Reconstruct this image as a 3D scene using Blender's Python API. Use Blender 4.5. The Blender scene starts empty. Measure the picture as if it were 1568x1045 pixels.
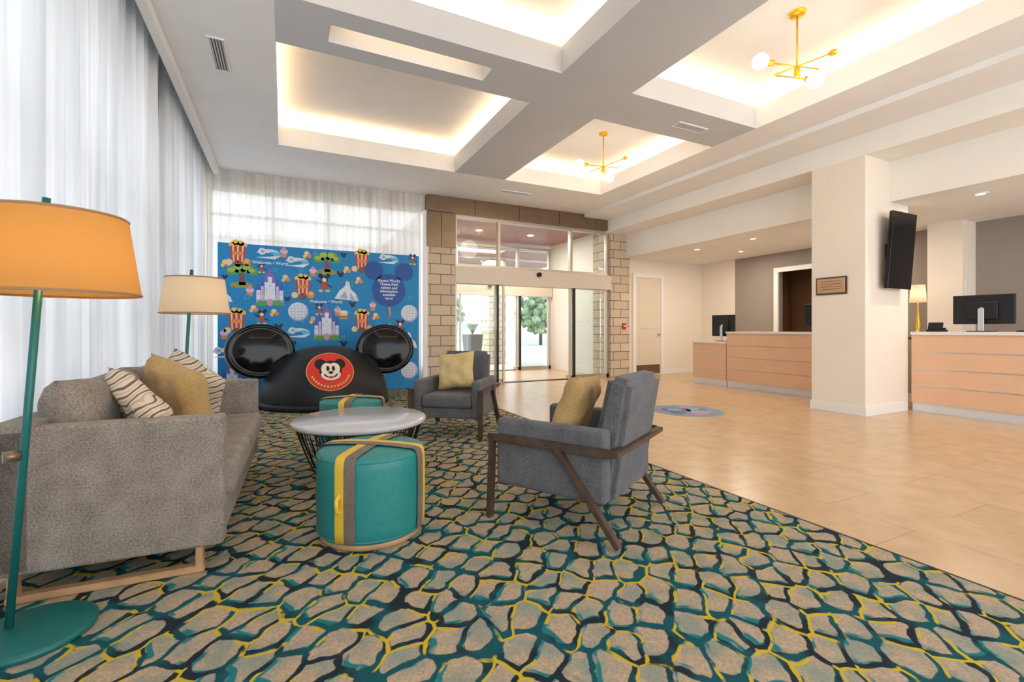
import bpy, bmesh, math, random
from mathutils import Vector, Matrix, Euler
random.seed(7)
S=bpy.context.scene
COL=S.collection
H=1.12
# ---------------------------------------------------------------- materials
M={}
def mat(name,col,rough=.6,metal=0.,nscale=0,namt=.0,bump=0.,emit=None,es=0,spec=.5,coat=0,sheen=0):
    if name in M: return M[name]
    m=bpy.data.materials.new(name); m.use_nodes=True
    nt=m.node_tree; b=nt.nodes['Principled BSDF']
    b.inputs['Base Color'].default_value=(*col,1); b.inputs['Roughness'].default_value=rough
    b.inputs['Metallic'].default_value=metal; b.inputs['Specular IOR Level'].default_value=spec
    b.inputs['Coat Weight'].default_value=coat; b.inputs['Sheen Weight'].default_value=sheen
    if emit: b.inputs['Emission Color'].default_value=(*emit,1); b.inputs['Emission Strength'].default_value=es
    if nscale:
        tc=nt.nodes.new('ShaderNodeTexCoord'); n=nt.nodes.new('ShaderNodeTexNoise')
        n.inputs['Scale'].default_value=nscale; n.inputs['Detail'].default_value=4
        nt.links.new(tc.outputs['Object'],n.inputs['Vector'])
        r=nt.nodes.new('ShaderNodeValToRGB'); r.color_ramp.elements[0].position=.3; r.color_ramp.elements[1].position=.7
        r.color_ramp.elements[0].color=(*[c*(1-namt) for c in col],1); r.color_ramp.elements[1].color=(*[min(1,c*(1+namt)) for c in col],1)
        nt.links.new(n.outputs['Fac'],r.inputs['Fac']); nt.links.new(r.outputs['Color'],b.inputs['Base Color'])
        if bump:
            bp=nt.nodes.new('ShaderNodeBump'); bp.inputs['Strength'].default_value=bump; bp.inputs['Distance'].default_value=.01
            nt.links.new(n.outputs['Fac'],bp.inputs['Height']); nt.links.new(bp.outputs['Normal'],b.inputs['Normal'])
    M[name]=m; return m
def ramp(nt,fac,stops,interp='LINEAR'):
    r=nt.nodes.new('ShaderNodeValToRGB'); r.color_ramp.interpolation=interp
    e=r.color_ramp.elements
    while len(e)<len(stops): e.new(.5)
    for i,(p,c) in enumerate(stops):
        e[i].position=p; e[i].color=(*c,1) if len(c)==3 else c
    nt.links.new(fac,r.inputs['Fac']); return r.outputs['Color']
def mix(nt,fac,a,b):
    n=nt.nodes.new('ShaderNodeMix'); n.data_type='RGBA'
    for s,v in ((0,fac),(6,a),(7,b)):
        if isinstance(v,(int,float)): n.inputs[s].default_value=v
        elif isinstance(v,tuple): n.inputs[s].default_value=(*v,1)
        else: nt.links.new(v,n.inputs[s])
    return n.outputs[2]
def math_(nt,op,a,b=None):
    n=nt.nodes.new('ShaderNodeMath'); n.operation=op
    for i,v in enumerate((a,b)):
        if v is None: continue
        if isinstance(v,(int,float)): n.inputs[i].default_value=v
        else: nt.links.new(v,n.inputs[i])
    return n.outputs[0]
white=mat('ceiling_paint',(.86,.86,.855),.85,nscale=3,namt=.02)
cream=mat('wall_cream',(.84,.77,.68),.85,nscale=2,namt=.02)
cream2=mat('header_white',(.88,.855,.81),.85,nscale=2,namt=.02)
beamgrey=mat('beam_shade_grey',(.58,.60,.63),.85,nscale=2,namt=.02)  # shade on the beams put into the colour; vent louvres reuse this grey
greywall=mat('wall_taupe',(.31,.27,.245),.9,nscale=2,namt=.03)
trimw=mat('trim_white',(.85,.84,.82),.5)
steel=mat('brushed_steel',(.7,.72,.74),.3,1)
alum=mat('aluminium_frame',(.60,.54,.46),.4,.6)
darkmet=mat('dark_metal',(.02,.02,.022),.4,.6)
bronze=mat('bronze_panel',(.22,.155,.10),.32,.6,nscale=5,namt=.08)
black=mat('gloss_black',(.003,.003,.004),.10,0,spec=.3)
matte=mat('matte_black',(.010,.011,.013),.42,nscale=60,namt=.1,bump=.05,spec=.35)
gold=mat('brass_yellow',(.80,.50,.03),.3,.5)
teal=mat('teal_paint',(.005,.13,.115),.4,0)
woodd=mat('walnut_dark',(.070,.042,.028),.45,nscale=12,namt=.3)
woodl=mat('oak_light',(.46,.27,.13),.45,nscale=12,namt=.15)
peach=mat('desk_laminate',(.78,.50,.32),.4,nscale=3,namt=.04)
peachb=mat('desk_top',(.82,.80,.78),.25)

def fabric(name,c1,c2,scale=120,bump=.4):
    m=bpy.data.materials.new(name); m.use_nodes=True; nt=m.node_tree; b=nt.nodes['Principled BSDF']
    tc=nt.nodes.new('ShaderNodeTexCoord'); n=nt.nodes.new('ShaderNodeTexNoise'); n.inputs['Scale'].default_value=scale; n.inputs['Detail'].default_value=3
    n2=nt.nodes.new('ShaderNodeTexNoise'); n2.inputs['Scale'].default_value=9; n2.inputs['Detail'].default_value=5
    nt.links.new(tc.outputs['Object'],n.inputs['Vector']); nt.links.new(tc.outputs['Object'],n2.inputs['Vector'])
    f=math_(nt,'ADD',math_(nt,'MULTIPLY',n.outputs['Fac'],.65),math_(nt,'MULTIPLY',n2.outputs['Fac'],.35))
    c=ramp(nt,f,[(.36,c1),(.64,c2)]); nt.links.new(c,b.inputs['Base Color'])
    b.inputs['Roughness'].default_value=.95; b.inputs['Sheen Weight'].default_value=.12; b.inputs['Specular IOR Level'].default_value=.15
    bp=nt.nodes.new('ShaderNodeBump'); bp.inputs['Strength'].default_value=bump; bp.inputs['Distance'].default_value=.004
    nt.links.new(n.outputs['Fac'],bp.inputs['Height']); nt.links.new(bp.outputs['Normal'],b.inputs['Normal'])
    return m
sofafab=fabric('sofa_tweed',(.15,.125,.10),(.33,.285,.24),130,.35)
chairfab=fabric('chair_grey_wool',(.080,.079,.082),(.16,.158,.163),160)
tanfab=fabric('pillow_tan',(.40,.25,.09),(.52,.34,.145),90)
yelfab=fabric('pillow_straw',(.52,.39,.17),(.66,.52,.25),90)
def zebra():
    m=bpy.data.materials.new('pillow_stripe'); m.use_nodes=True; nt=m.node_tree; b=nt.nodes['Principled BSDF']
    tc=nt.nodes.new('ShaderNodeTexCoord'); mp=nt.nodes.new('ShaderNodeMapping'); mp.inputs['Rotation'].default_value=(0,.7,0)
    w=nt.nodes.new('ShaderNodeTexWave'); w.inputs['Scale'].default_value=8.5; w.bands_direction='Z'
    w.inputs['Distortion'].default_value=6; w.inputs['Detail'].default_value=1; w.inputs['Detail Scale'].default_value=.9
    nt.links.new(tc.outputs['Object'],mp.inputs[0]); nt.links.new(mp.outputs[0],w.inputs['Vector'])
    c=ramp(nt,w.outputs['Fac'],[(.08,(.15,.09,.06)),(.20,(.60,.52,.42)),(.8,(.66,.59,.49)),(1,(.52,.38,.2))])
    nt.links.new(c,b.inputs['Base Color']); b.inputs['Roughness'].default_value=.9; return m
zebrafab=zebra()
def sheer(name,tr_,lo,hi):
    m=bpy.data.materials.new(name); m.use_nodes=True; nt=m.node_tree; nt.nodes.clear()
    o=nt.nodes.new('ShaderNodeOutputMaterial'); d=nt.nodes.new('ShaderNodeBsdfDiffuse'); t=nt.nodes.new('ShaderNodeBsdfTranslucent'); tr=nt.nodes.new('ShaderNodeBsdfTransparent')
    tc=nt.nodes.new('ShaderNodeTexCoord'); mp=nt.nodes.new('ShaderNodeMapping'); mp.inputs['Scale'].default_value=(9,9,.35)
    w=nt.nodes.new('ShaderNodeTexNoise'); w.inputs['Scale'].default_value=1; w.inputs['Detail'].default_value=4
    nt.links.new(tc.outputs['Object'],mp.inputs[0]); nt.links.new(mp.outputs[0],w.inputs['Vector'])
    c=ramp(nt,w.outputs['Fac'],[(.35,lo),(.62,hi)])
    nt.links.new(c,d.inputs['Color']); nt.links.new(c,t.inputs['Color'])
    m1=nt.nodes.new('ShaderNodeMixShader'); m1.inputs[0].default_value=.45; m2=nt.nodes.new('ShaderNodeMixShader'); m2.inputs[0].default_value=tr_
    nt.links.new(d.outputs[0],m1.inputs[1]); nt.links.new(t.outputs[0],m1.inputs[2]); nt.links.new(m1.outputs[0],m2.inputs[1]); nt.links.new(tr.outputs[0],m2.inputs[2]); nt.links.new(m2.outputs[0],o.inputs[0])
    return m
sheerm=sheer('sheer_voile_side',.05,(.62,.64,.66),(.85,.865,.875)); sheerb=sheer('sheer_voile_back',.07,(.72,.71,.67),(.88,.87,.84))
def shade(name,col,tf=.5):
    m=bpy.data.materials.new(name); m.use_nodes=True; nt=m.node_tree; nt.nodes.clear()
    o=nt.nodes.new('ShaderNodeOutputMaterial'); d=nt.nodes.new('ShaderNodeBsdfDiffuse'); t=nt.nodes.new('ShaderNodeBsdfTranslucent')
    d.inputs['Color'].default_value=(*col,1); t.inputs['Color'].default_value=(*col,1)
    m1=nt.nodes.new('ShaderNodeMixShader'); m1.inputs[0].default_value=tf
    nt.links.new(d.outputs[0],m1.inputs[1]); nt.links.new(t.outputs[0],m1.inputs[2]); nt.links.new(m1.outputs[0],o.inputs[0]); return m
def glassm():
    m=bpy.data.materials.new('clear_glass'); m.use_nodes=True; nt=m.node_tree; nt.nodes.clear()
    o=nt.nodes.new('ShaderNodeOutputMaterial'); g=nt.nodes.new('ShaderNodeBsdfGlossy'); g.inputs['Roughness'].default_value=.02
    tr=nt.nodes.new('ShaderNodeBsdfTransparent'); tr.inputs['Color'].default_value=(.93,.97,.97,1)
    f=nt.nodes.new('ShaderNodeFresnel'); f.inputs['IOR'].default_value=1.4
    m2=nt.nodes.new('ShaderNodeMixShader'); nt.links.new(f.outputs[0],m2.inputs[0]); nt.links.new(tr.outputs[0],m2.inputs[1]); nt.links.new(g.outputs[0],m2.inputs[2]); nt.links.new(m2.outputs[0],o.inputs[0]); return m
glass=glassm()
def tilefloor():
    m=bpy.data.materials.new('beige_tile'); m.use_nodes=True; nt=m.node_tree; b=nt.nodes['Principled BSDF']
    tc=nt.nodes.new('ShaderNodeTexCoord'); br=nt.nodes.new('ShaderNodeTexBrick')
    mp=nt.nodes.new('ShaderNodeMapping'); mp.inputs['Rotation'].default_value=(0,0,math.pi/2)
    nt.links.new(tc.outputs['Object'],mp.inputs[0]); nt.links.new(mp.outputs[0],br.inputs['Vector'])
    br.inputs['Scale'].default_value=1; br.inputs['Brick Width'].default_value=.9; br.inputs['Row Height'].default_value=.45
    br.inputs['Mortar Size'].default_value=.003; br.inputs['Bias'].default_value=0
    br.inputs['Color1'].default_value=(.595,.405,.235,1); br.inputs['Color2'].default_value=(.63,.435,.258,1); br.inputs['Mortar'].default_value=(.43,.30,.18,1)
    n=nt.nodes.new('ShaderNodeTexNoise'); n.inputs['Scale'].default_value=6; n.inputs['Detail'].default_value=8; nt.links.new(tc.outputs['Object'],n.inputs['Vector'])
    v=ramp(nt,n.outputs['Fac'],[(.3,(.90,.89,.87)),(.7,(1.05,1.04,1.02))])
    mm=nt.nodes.new('ShaderNodeMix'); mm.data_type='RGBA'; mm.blend_type='MULTIPLY'; mm.inputs[0].default_value=1
    nt.links.new(br.outputs['Color'],mm.inputs[6]); nt.links.new(v,mm.inputs[7]); nt.links.new(mm.outputs[2],b.inputs['Base Color'])
    b.inputs['Roughness'].default_value=.25; b.inputs['Specular IOR Level'].default_value=.45
    bp=nt.nodes.new('ShaderNodeBump'); bp.inputs['Strength'].default_value=.2; bp.inputs['Distance'].default_value=.003
    nt.links.new(n.outputs['Fac'],bp.inputs['Height']); nt.links.new(bp.outputs['Normal'],b.inputs['Normal']); return m
def carpetm():
    m=bpy.data.materials.new('patterned_carpet'); m.use_nodes=True; nt=m.node_tree; b=nt.nodes['Principled BSDF']
    tc=nt.nodes.new('ShaderNodeTexCoord')
    n0=nt.nodes.new('ShaderNodeTexNoise'); n0.inputs['Scale'].default_value=8; n0.inputs['Detail'].default_value=1; nt.links.new(tc.outputs['Object'],n0.inputs['Vector'])
    va=nt.nodes.new('ShaderNodeVectorMath'); va.operation='MULTIPLY_ADD'; va.inputs[1].default_value=(.07,.07,0); nt.links.new(n0.outputs['Color'],va.inputs[0]); nt.links.new(tc.outputs['Object'],va.inputs[2])
    mp=nt.nodes.new('ShaderNodeMapping'); mp.vector_type='TEXTURE'; mp.inputs['Rotation'].default_value=(0,0,math.radians(46)); mp.inputs['Scale'].default_value=(.172,.118,1); nt.links.new(va.outputs[0],mp.inputs[0])
    def vor(off=(0,0,0),feat='DISTANCE_TO_EDGE'):
        ad=nt.nodes.new('ShaderNodeVectorMath'); ad.inputs[1].default_value=off; nt.links.new(mp.outputs[0],ad.inputs[0])
        v=nt.nodes.new('ShaderNodeTexVoronoi'); v.voronoi_dimensions='2D'; v.feature=feat; v.inputs['Scale'].default_value=1; v.inputs['Randomness'].default_value=.55; nt.links.new(ad.outputs[0],v.inputs['Vector']); return v.outputs['Distance']
    def nz(s,w):
        n=nt.nodes.new('ShaderNodeTexNoise'); n.noise_dimensions='4D'; n.inputs['Scale'].default_value=s; n.inputs['W'].default_value=w; n.inputs['Detail'].default_value=2; nt.links.new(tc.outputs['Object'],n.inputs['Vector']); return n.outputs['Fac']
    d=vor(); d2=vor((.11,.12,0)); d3=vor((-.12,.13,0)); f1=vor((0,0,0),'F1')
    # pull the corners in so that the cells read as rounded pebbles
    de=math_(nt,'MINIMUM',d,math_(nt,'MULTIPLY',math_(nt,'SUBTRACT',.66,f1),.85))
    cell=mix(nt,ramp(nt,nz(7,1),[(.44,(0,0,0)),(.62,(1,1,1))]),(.50,.37,.245),(.28,.31,.25))
    cell=mix(nt,ramp(nt,nz(110,5),[(.4,(0,0,0)),(.6,(.42,.42,.42))]),cell,(.22,.175,.13))
    tm=math_(nt,'MULTIPLY',ramp(nt,d3,[(.06,(1,1,1)),(.09,(0,0,0))]),ramp(nt,nz(6,9),[(.48,(0,0,0)),(.54,(1,1,1))]))
    c=mix(nt,tm,cell,(.02,.18,.19))
    dd=math_(nt,'ADD',de,math_(nt,'MULTIPLY',math_(nt,'SUBTRACT',nz(24,2),.5),.14))
    line=ramp(nt,dd,[(.075,(1,1,1)),(.105,(0,0,0))])
    c=mix(nt,line,c,mix(nt,ramp(nt,nz(5,3),[(.46,(0,0,0)),(.54,(1,1,1))]),(.018,.028,.036),(.012,.085,.10)))
    ym=math_(nt,'MULTIPLY',ramp(nt,d2,[(.038,(1,1,1)),(.055,(0,0,0))]),ramp(nt,nz(7,14),[(.49,(0,0,0)),(.52,(1,1,1))]))
    c=mix(nt,ym,c,(.56,.40,.03))
    nt.links.new(c,b.inputs['Base Color']); b.inputs['Roughness'].default_value=1; b.inputs['Specular IOR Level'].default_value=.1
    n=nt.nodes.new('ShaderNodeTexNoise'); n.inputs['Scale'].default_value=250; nt.links.new(tc.outputs['Object'],n.inputs['Vector'])
    bp=nt.nodes.new('ShaderNodeBump'); bp.inputs['Strength'].default_value=.5; bp.inputs['Distance'].default_value=.005; nt.links.new(n.outputs['Fac'],bp.inputs['Height']); nt.links.new(bp.outputs['Normal'],b.inputs['Normal']); return m
def stonem():
    m=bpy.data.materials.new('stone_block'); m.use_nodes=True; nt=m.node_tree; b=nt.nodes['Principled BSDF']
    tc=nt.nodes.new('ShaderNodeTexCoord'); sp=nt.nodes.new('ShaderNodeSeparateXYZ'); nt.links.new(tc.outputs['Object'],sp.inputs[0])
    cb=nt.nodes.new('ShaderNodeCombineXYZ'); nt.links.new(math_(nt,'ADD',sp.outputs[0],sp.outputs[1]),cb.inputs[0]); nt.links.new(sp.outputs[2],cb.inputs[1])
    br=nt.nodes.new('ShaderNodeTexBrick'); nt.links.new(cb.outputs[0],br.inputs['Vector'])
    br.inputs['Scale'].default_value=1; br.inputs['Brick Width'].default_value=.42; br.inputs['Row Height'].default_value=.2; br.inputs['Mortar Size'].default_value=.009
    br.inputs['Color1'].default_value=(.56,.46,.34,1); br.inputs['Color2'].default_value=(.66,.56,.43,1); br.inputs['Mortar'].default_value=(.20,.15,.11,1)
    nt.links.new(br.outputs['Color'],b.inputs['Base Color']); b.inputs['Roughness'].default_value=.8
    bp=nt.nodes.new('ShaderNodeBump'); bp.inputs['Strength'].default_value=.6; bp.invert=True; nt.links.new(br.outputs['Fac'],bp.inputs['Height']); nt.links.new(bp.outputs['Normal'],b.inputs['Normal']); return m
stone=stonem()
# ---------------------------------------------------------------- helpers
def link(o,parent=None):
    COL.objects.link(o)
    if parent: o.parent=parent
    return o
def empty(name,loc=(0,0,0),rz=0):
    e=bpy.data.objects.new(name,None); e.empty_display_size=.1; e.location=loc; e.rotation_euler=(0,0,rz); return link(e)
def mesh(name,bm,m,parent=None,smooth=False,loc=(0,0,0),rot=(0,0,0)):
    me=bpy.data.meshes.new(name); bm.normal_update(); bm.to_mesh(me); bm.free()
    for x in (m if isinstance(m,list) else [m]): me.materials.append(x)
    if smooth:
        for p in me.polygons: p.use_smooth=True
    o=bpy.data.objects.new(name,me); o.location=loc; o.rotation_euler=rot
    return link(o,parent)
def addbox(bm,x0,x1,y0,y1,z0,z1):
    vs=[bm.verts.new(p) for p in ((x0,y0,z0),(x1,y0,z0),(x1,y1,z0),(x0,y1,z0),(x0,y0,z1),(x1,y0,z1),(x1,y1,z1),(x0,y1,z1))]
    for f in ((3,2,1,0),(4,5,6,7),(0,1,5,4),(1,2,6,5),(2,3,7,6),(3,0,4,7)): bm.faces.new([vs[i] for i in f])
def box(name,x0,x1,y0,y1,z0,z1,m,parent=None,bev=0,seg=3,rot=(0,0,0),pivot=None):
    bm=bmesh.new()
    px,py,pz=pivot if pivot else (0,0,0)
    addbox(bm,x0-px,x1-px,y0-py,y1-py,z0-pz,z1-pz)
    if bev: bmesh.ops.bevel(bm,geom=bm.edges[:],offset=bev,segments=seg,profile=.5,affect='EDGES')
    o=mesh(name,bm,m,parent,smooth=bev>0,loc=(px,py,pz),rot=rot)
    if bev:
        w=o.modifiers.new('wn','WEIGHTED_NORMAL')
    return o
def boxes(name,lst,m,parent=None):
    bm=bmesh.new()
    for b in lst: addbox(bm,*b)
    return mesh(name,bm,m,parent)
def lathe(name,prof,m,parent=None,loc=(0,0,0),seg=48,rot=(0,0,0),sx=1,sy=1):
    bm=bmesh.new(); rings=[]
    for r,z in prof:
        if r<1e-5: rings.append([bm.verts.new((0,0,z))])
        else: rings.append([bm.verts.new((r*math.cos(2*math.pi*i/seg)*sx,r*math.sin(2*math.pi*i/seg)*sy,z)) for i in range(seg)])
    for a,b in zip(rings,rings[1:]):
        for i in range(seg):
            j=(i+1)%seg
            if len(a)==1 and len(b)==1: continue
            if len(a)==1: bm.faces.new((a[0],b[i],b[j]))
            elif len(b)==1: bm.faces.new((a[i],a[j],b[0]))
            else: bm.faces.new((a[i],a[j],b[j],b[i]))
    bmesh.ops.recalc_face_normals(bm,faces=bm.faces[:])
    o=mesh(name,bm,m,parent,True,loc,rot)
    return o
def rod(name,p,q,r,m,parent=None,seg=16,r2=None):
    p=Vector(p);q=Vector(q);d=q-p;L=d.length
    bm=bmesh.new(); bmesh.ops.create_cone(bm,cap_ends=True,segments=seg,radius1=r,radius2=r if r2 is None else r2,depth=L)
    o=mesh(name,bm,m,parent,False,(p+q)/2,d.to_track_quat('Z','Y').to_euler())
    for f in o.data.polygons: f.use_smooth=len(f.vertices)==4
    return o
def bar(name,p,q,w,t,m,parent=None,bev=.004,up='Y'):
    p=Vector(p);q=Vector(q);d=q-p;L=d.length
    bm=bmesh.new(); addbox(bm,-w/2,w/2,-t/2,t/2,-L/2,L/2); bmesh.ops.bevel(bm,geom=bm.edges[:],offset=bev,segments=2,affect='EDGES')
    return mesh(name,bm,m,parent,False,(p+q)/2,d.to_track_quat('Z',up).to_euler())
def sphere(name,c,r,m,parent=None,sc=(1,1,1)):
    bm=bmesh.new(); bmesh.ops.create_uvsphere(bm,u_segments=28,v_segments=16,radius=r)
    o=mesh(name,bm,m,parent,True,c); o.scale=sc; return o
def pillow(name,w,h,t,m,parent,loc,rot,n=20,top=False):
    bm=bmesh.new(); g={}
    for s in (1,-1):
        for i in range(n+1):
            for j in range(n+1):
                a=-1+2*i/n; b=-1+2*j/n
                e=max(abs(a),abs(b))
                prof=((1-a**4)*(1-b**4))**.42
                pinch=1-.10*(1-abs(a))*abs(b)**2
                pinch2=1-.10*(1-abs(b))*abs(a)**2
                k=(i,j,s if e<1-1e-6 else 0)
                if k not in g:
                    wr=.005*math.sin(9*a+5*b*b)+.005*math.sin(7*b-4*a)
                    g[k]=bm.verts.new((a*w/2*pinch2,s*(t/2*prof+(wr if e<.95 else 0)) if e<1-1e-6 else 0,b*h/2*pinch))
    for s in (1,-1):
        for i in range(n):
            for j in range(n):
                def k(i,j): return g[(i,j,0)] if (i in(0,n) or j in (0,n)) else g[(i,j,s)]
                f=[k(i,j),k(i+1,j),k(i+1,j+1),k(i,j+1)]
                if s>0: f.reverse()
                try: bm.faces.new(f)
                except: pass
    return mesh(name,bm,m,parent,True,loc,rot)
def text(name,s,size,m,parent,loc,rot=(math.pi/2,0,0),align='CENTER',sp=1):
    c=bpy.data.curves.new(name,'FONT'); c.body=s; c.size=size; c.align_x=align; c.align_y='CENTER'; c.extrude=.0005; c.space_line=sp; c.offset=.0015
    c.materials.append(m); o=bpy.data.objects.new(name,c); o.location=loc; o.rotation_euler=rot; return link(o,parent)
def area(name,loc,sx,sy,en,col,rot=(0,0,0)):
    l=bpy.data.lights.new(name,'AREA'); l.shape='RECTANGLE'; l.size=sx; l.size_y=sy; l.energy=en; l.color=col
    o=bpy.data.objects.new(name,l); o.location=loc; o.rotation_euler=rot; return link(o)
def point(name,loc,en,col,r=.05,parent=None):
    l=bpy.data.lights.new(name,'POINT'); l.energy=en; l.color=col; l.shadow_soft_size=r
    o=bpy.data.objects.new(name,l); o.location=loc; return link(o,parent)
# ---------------------------------------------------------------- room shell
YB=8.93; ZC=3.73; ZT=4.2; XL=-1.13
boxes('floor',[(-1.6,10.2,-3,11.7,-.1,0)],tilefloor())
boxes('carpet',[(-1.08,2.72,-2.9,8.60,0,.006)],carpetm())
boxes('trim_carpet_edge',[(2.72,2.735,-2.9,8.60,0,.007)],darkmet)
# ceiling top
boxes('ceiling',[(-1.6,7.33,-3,YB+.15,ZT,ZT+.1)],white)
xb=[(-.95,-.07),(2.54,3.45),(5.5,6.75)]; yb=[(-3,.9),(4.05,4.74),(7.36,YB)]
slot=(.36,1.87,4.27,4.53)
L=[]
for a,b in ((xb[0]),(xb[2])): L.append((a,b,-3,YB,ZC,4.0))
for xa,xc in ((-.07,2.54),(3.45,5.5)):
    for (a,b) in (yb[0],yb[2]): L.append((xa,xc,a,b,ZC,4.0))
L.append((2.54,3.45,7.36,YB,ZC,4.0))
boxes('ceiling_border',L,white)
G=[(2.54,3.45,-3,7.36,ZC,4.0),(3.45,5.5,4.05,4.74,ZC,4.0)]
a,b=4.05,4.74; xa,xc=-.07,2.54
G+= [(xa,slot[0],a,b,ZC,4.0),(slot[1],xc,a,b,ZC,4.0),(slot[0],slot[1],a,slot[2],ZC,4.0),(slot[0],slot[1],slot[3],b,ZC,4.0)]
boxes('ceiling_beam_grid',G,beamgrey)
ins=.2; C=[(-.95,-.07-ins,-3,YB,4.0,ZT),(2.54+ins,3.45-ins,-3,YB,4.0,ZT),(5.5+ins,6.75,-3,YB,4.0,ZT)]
for xa,xc in ((-.07-ins,2.54+ins),(3.45-ins,5.5+ins)):
    C+=[(xa,xc,-3,.9-ins,4.0,ZT),(xa,xc,4.05+ins,4.74-ins,4.0,ZT),(xa,xc,7.36+ins,YB,4.0,ZT)]
boxes('trim_cove_core',C,white)
boxes('trim_slot_lining',[(slot[0],slot[1],slot[2],slot[3],3.97,4.0),(slot[0],slot[1],slot[2],slot[2]+.012,3.735,3.97)],white)
boxes('trim_ceiling_step',[(6.1,6.75,-3,YB,3.66,ZC)],white)
boxes('trim_curtain_valance',[(-1.02,-.95,-3,YB,ZC-.10,ZT)],white)
boxes('trim_soffit_desk',[(6.75,7.33,-3,YB,3.38,ZT)],cream2)
boxes('trim_soffit_header',[(7.33,7.45,-3,YB,2.84,ZT)],cream2)
boxes('ceiling_desk_area',[(7.45,10.2,-3,YB,2.84,2.94)],cream2)
# walls
boxes('wall_back',[(-1.6,-1.12,YB,YB+.15,0,ZT),(7.43,10.2,YB,YB+.15,0,2.94),(-1.12,2.49,YB,YB+.15,3.45,ZT),(2.49,7.43,YB+.02,YB+.15,3.73,ZT),(-1.12,2.49,YB+.05,YB+.15,0,.35)],cream)
boxes('wall_right',[(9.95,10.1,7.9,YB,0,2.84),(9.5,9.95,3.46,3.9,0,2.84)],cream)
boxes('wall_right_accent',[(9.95,10.1,-3,5.95,0,2.84),(9.95,10.1,6.78,7.9,0,2.84),(9.95,10.1,5.95,6.78,2.42,2.84)],greywall)
boxes('wall_left',[(-1.6,-1.45,-3,YB,0,.35),(-1.6,-1.45,-3,YB,3.5,ZT),(-1.6,-1.22,5.66,6.02,.35,ZT)],mat('wall_post_taupe',(.50,.46,.42),.8))
off=mat('office_brown',(.25,.13,.07),.8)
boxes('wall_office',[(10.1,11.0,5.6,5.65,0,2.8),(10.95,11.0,5.6,7.2,0,2.8),(10.1,11.0,7.15,7.2,0,2.8),(10.1,11.0,5.6,7.2,2.75,2.8),(10.1,11,5.6,7.2,-.05,0)],off)
boxes('trim_office_door',[(9.9,9.95,5.87,5.97,0,2.40),(9.9,9.95,6.76,6.86,0,2.40),(9.9,9.95,5.87,6.86,2.40,2.5)],trimw)
boxes('wall_column',[(6.75,7.8,3.42,4.1,0,3.38)],cream)
boxes('baseboard_column',[(6.735,7.76,3.405,3.42,0,.12),(6.735,6.75,3.42,4.115,0,.12)],trimw)
boxes('baseboard_back',[(8.62,9.95,YB-.015,YB,0,.12)],trimw)
# windows
frm=mat('window_frame_grey',(.35,.36,.38),.5)
W=[]
for i in range(12):
    y=-2.8+i*1.02
    W.append((-1.5,-1.44,y,y+.06,.35,3.5))
for z in (.35,1.2,2.2,3.3): W.append((-1.5,-1.44,-3,YB,z,z+.06))
boxes('window_1',W,frm)
W=[]
for x in (-1.1,-.2,.7,1.6,2.4): W.append((x,x+.05,YB+.05,YB+.1,.35,3.45))
for z in (.35,2.62,3.0,3.4): W.append((-1.1,2.46,YB+.05,YB+.1,z,z+.04))
boxes('window_2',W,mat('window_frame_pale',(.55,.54,.52),.5))
def curtain(name,axis,a,b,pos,z0,z1,wl=.14,amp=.035,m=None):
    bm=bmesh.new(); n=int((b-a)/.010); rows=[z0,(z0+z1)*.35,(z0+z1)*.7,z1-.1,z1]; g=[]
    ph=random.random()*6
    for r,z in enumerate(rows):
        k=1-.35*(r/len(rows)); row=[]
        for i in range(n+1):
            s=a+(b-a)*i/n
            q=amp*k*(math.sin(2*math.pi*s/wl+ph+1.6*math.sin(s*3.1)+.12*r)+.35*math.sin(2*math.pi*s/wl*2.3+1.3*math.sin(s*5+r*.4)))
            row.append(bm.verts.new((pos+q,s,z) if axis=='Y' else (s,pos+q,z)))
        g.append(row)
    for r in range(len(rows)-1):
        for i in range(n): bm.faces.new((g[r][i],g[r][i+1],g[r+1][i+1],g[r+1][i]))
    return mesh(name,bm,m,None,True)
curtain('sheer_curtain','Y',-2.9,5.62,-1.15,.02,4.15,.21,.062,sheerm)
curtain('sheer_curtain','Y',6.06,8.72,-1.15,.02,4.15,.21,.06,sheerm)
curtain('sheer_curtain','X',-1.1,2.38,8.865,.02,3.72,.14,.030,sheerb)
boxes('trim_window_return',[(2.40,2.49,8.80,YB+.05,0,3.42)],trimw)
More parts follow.
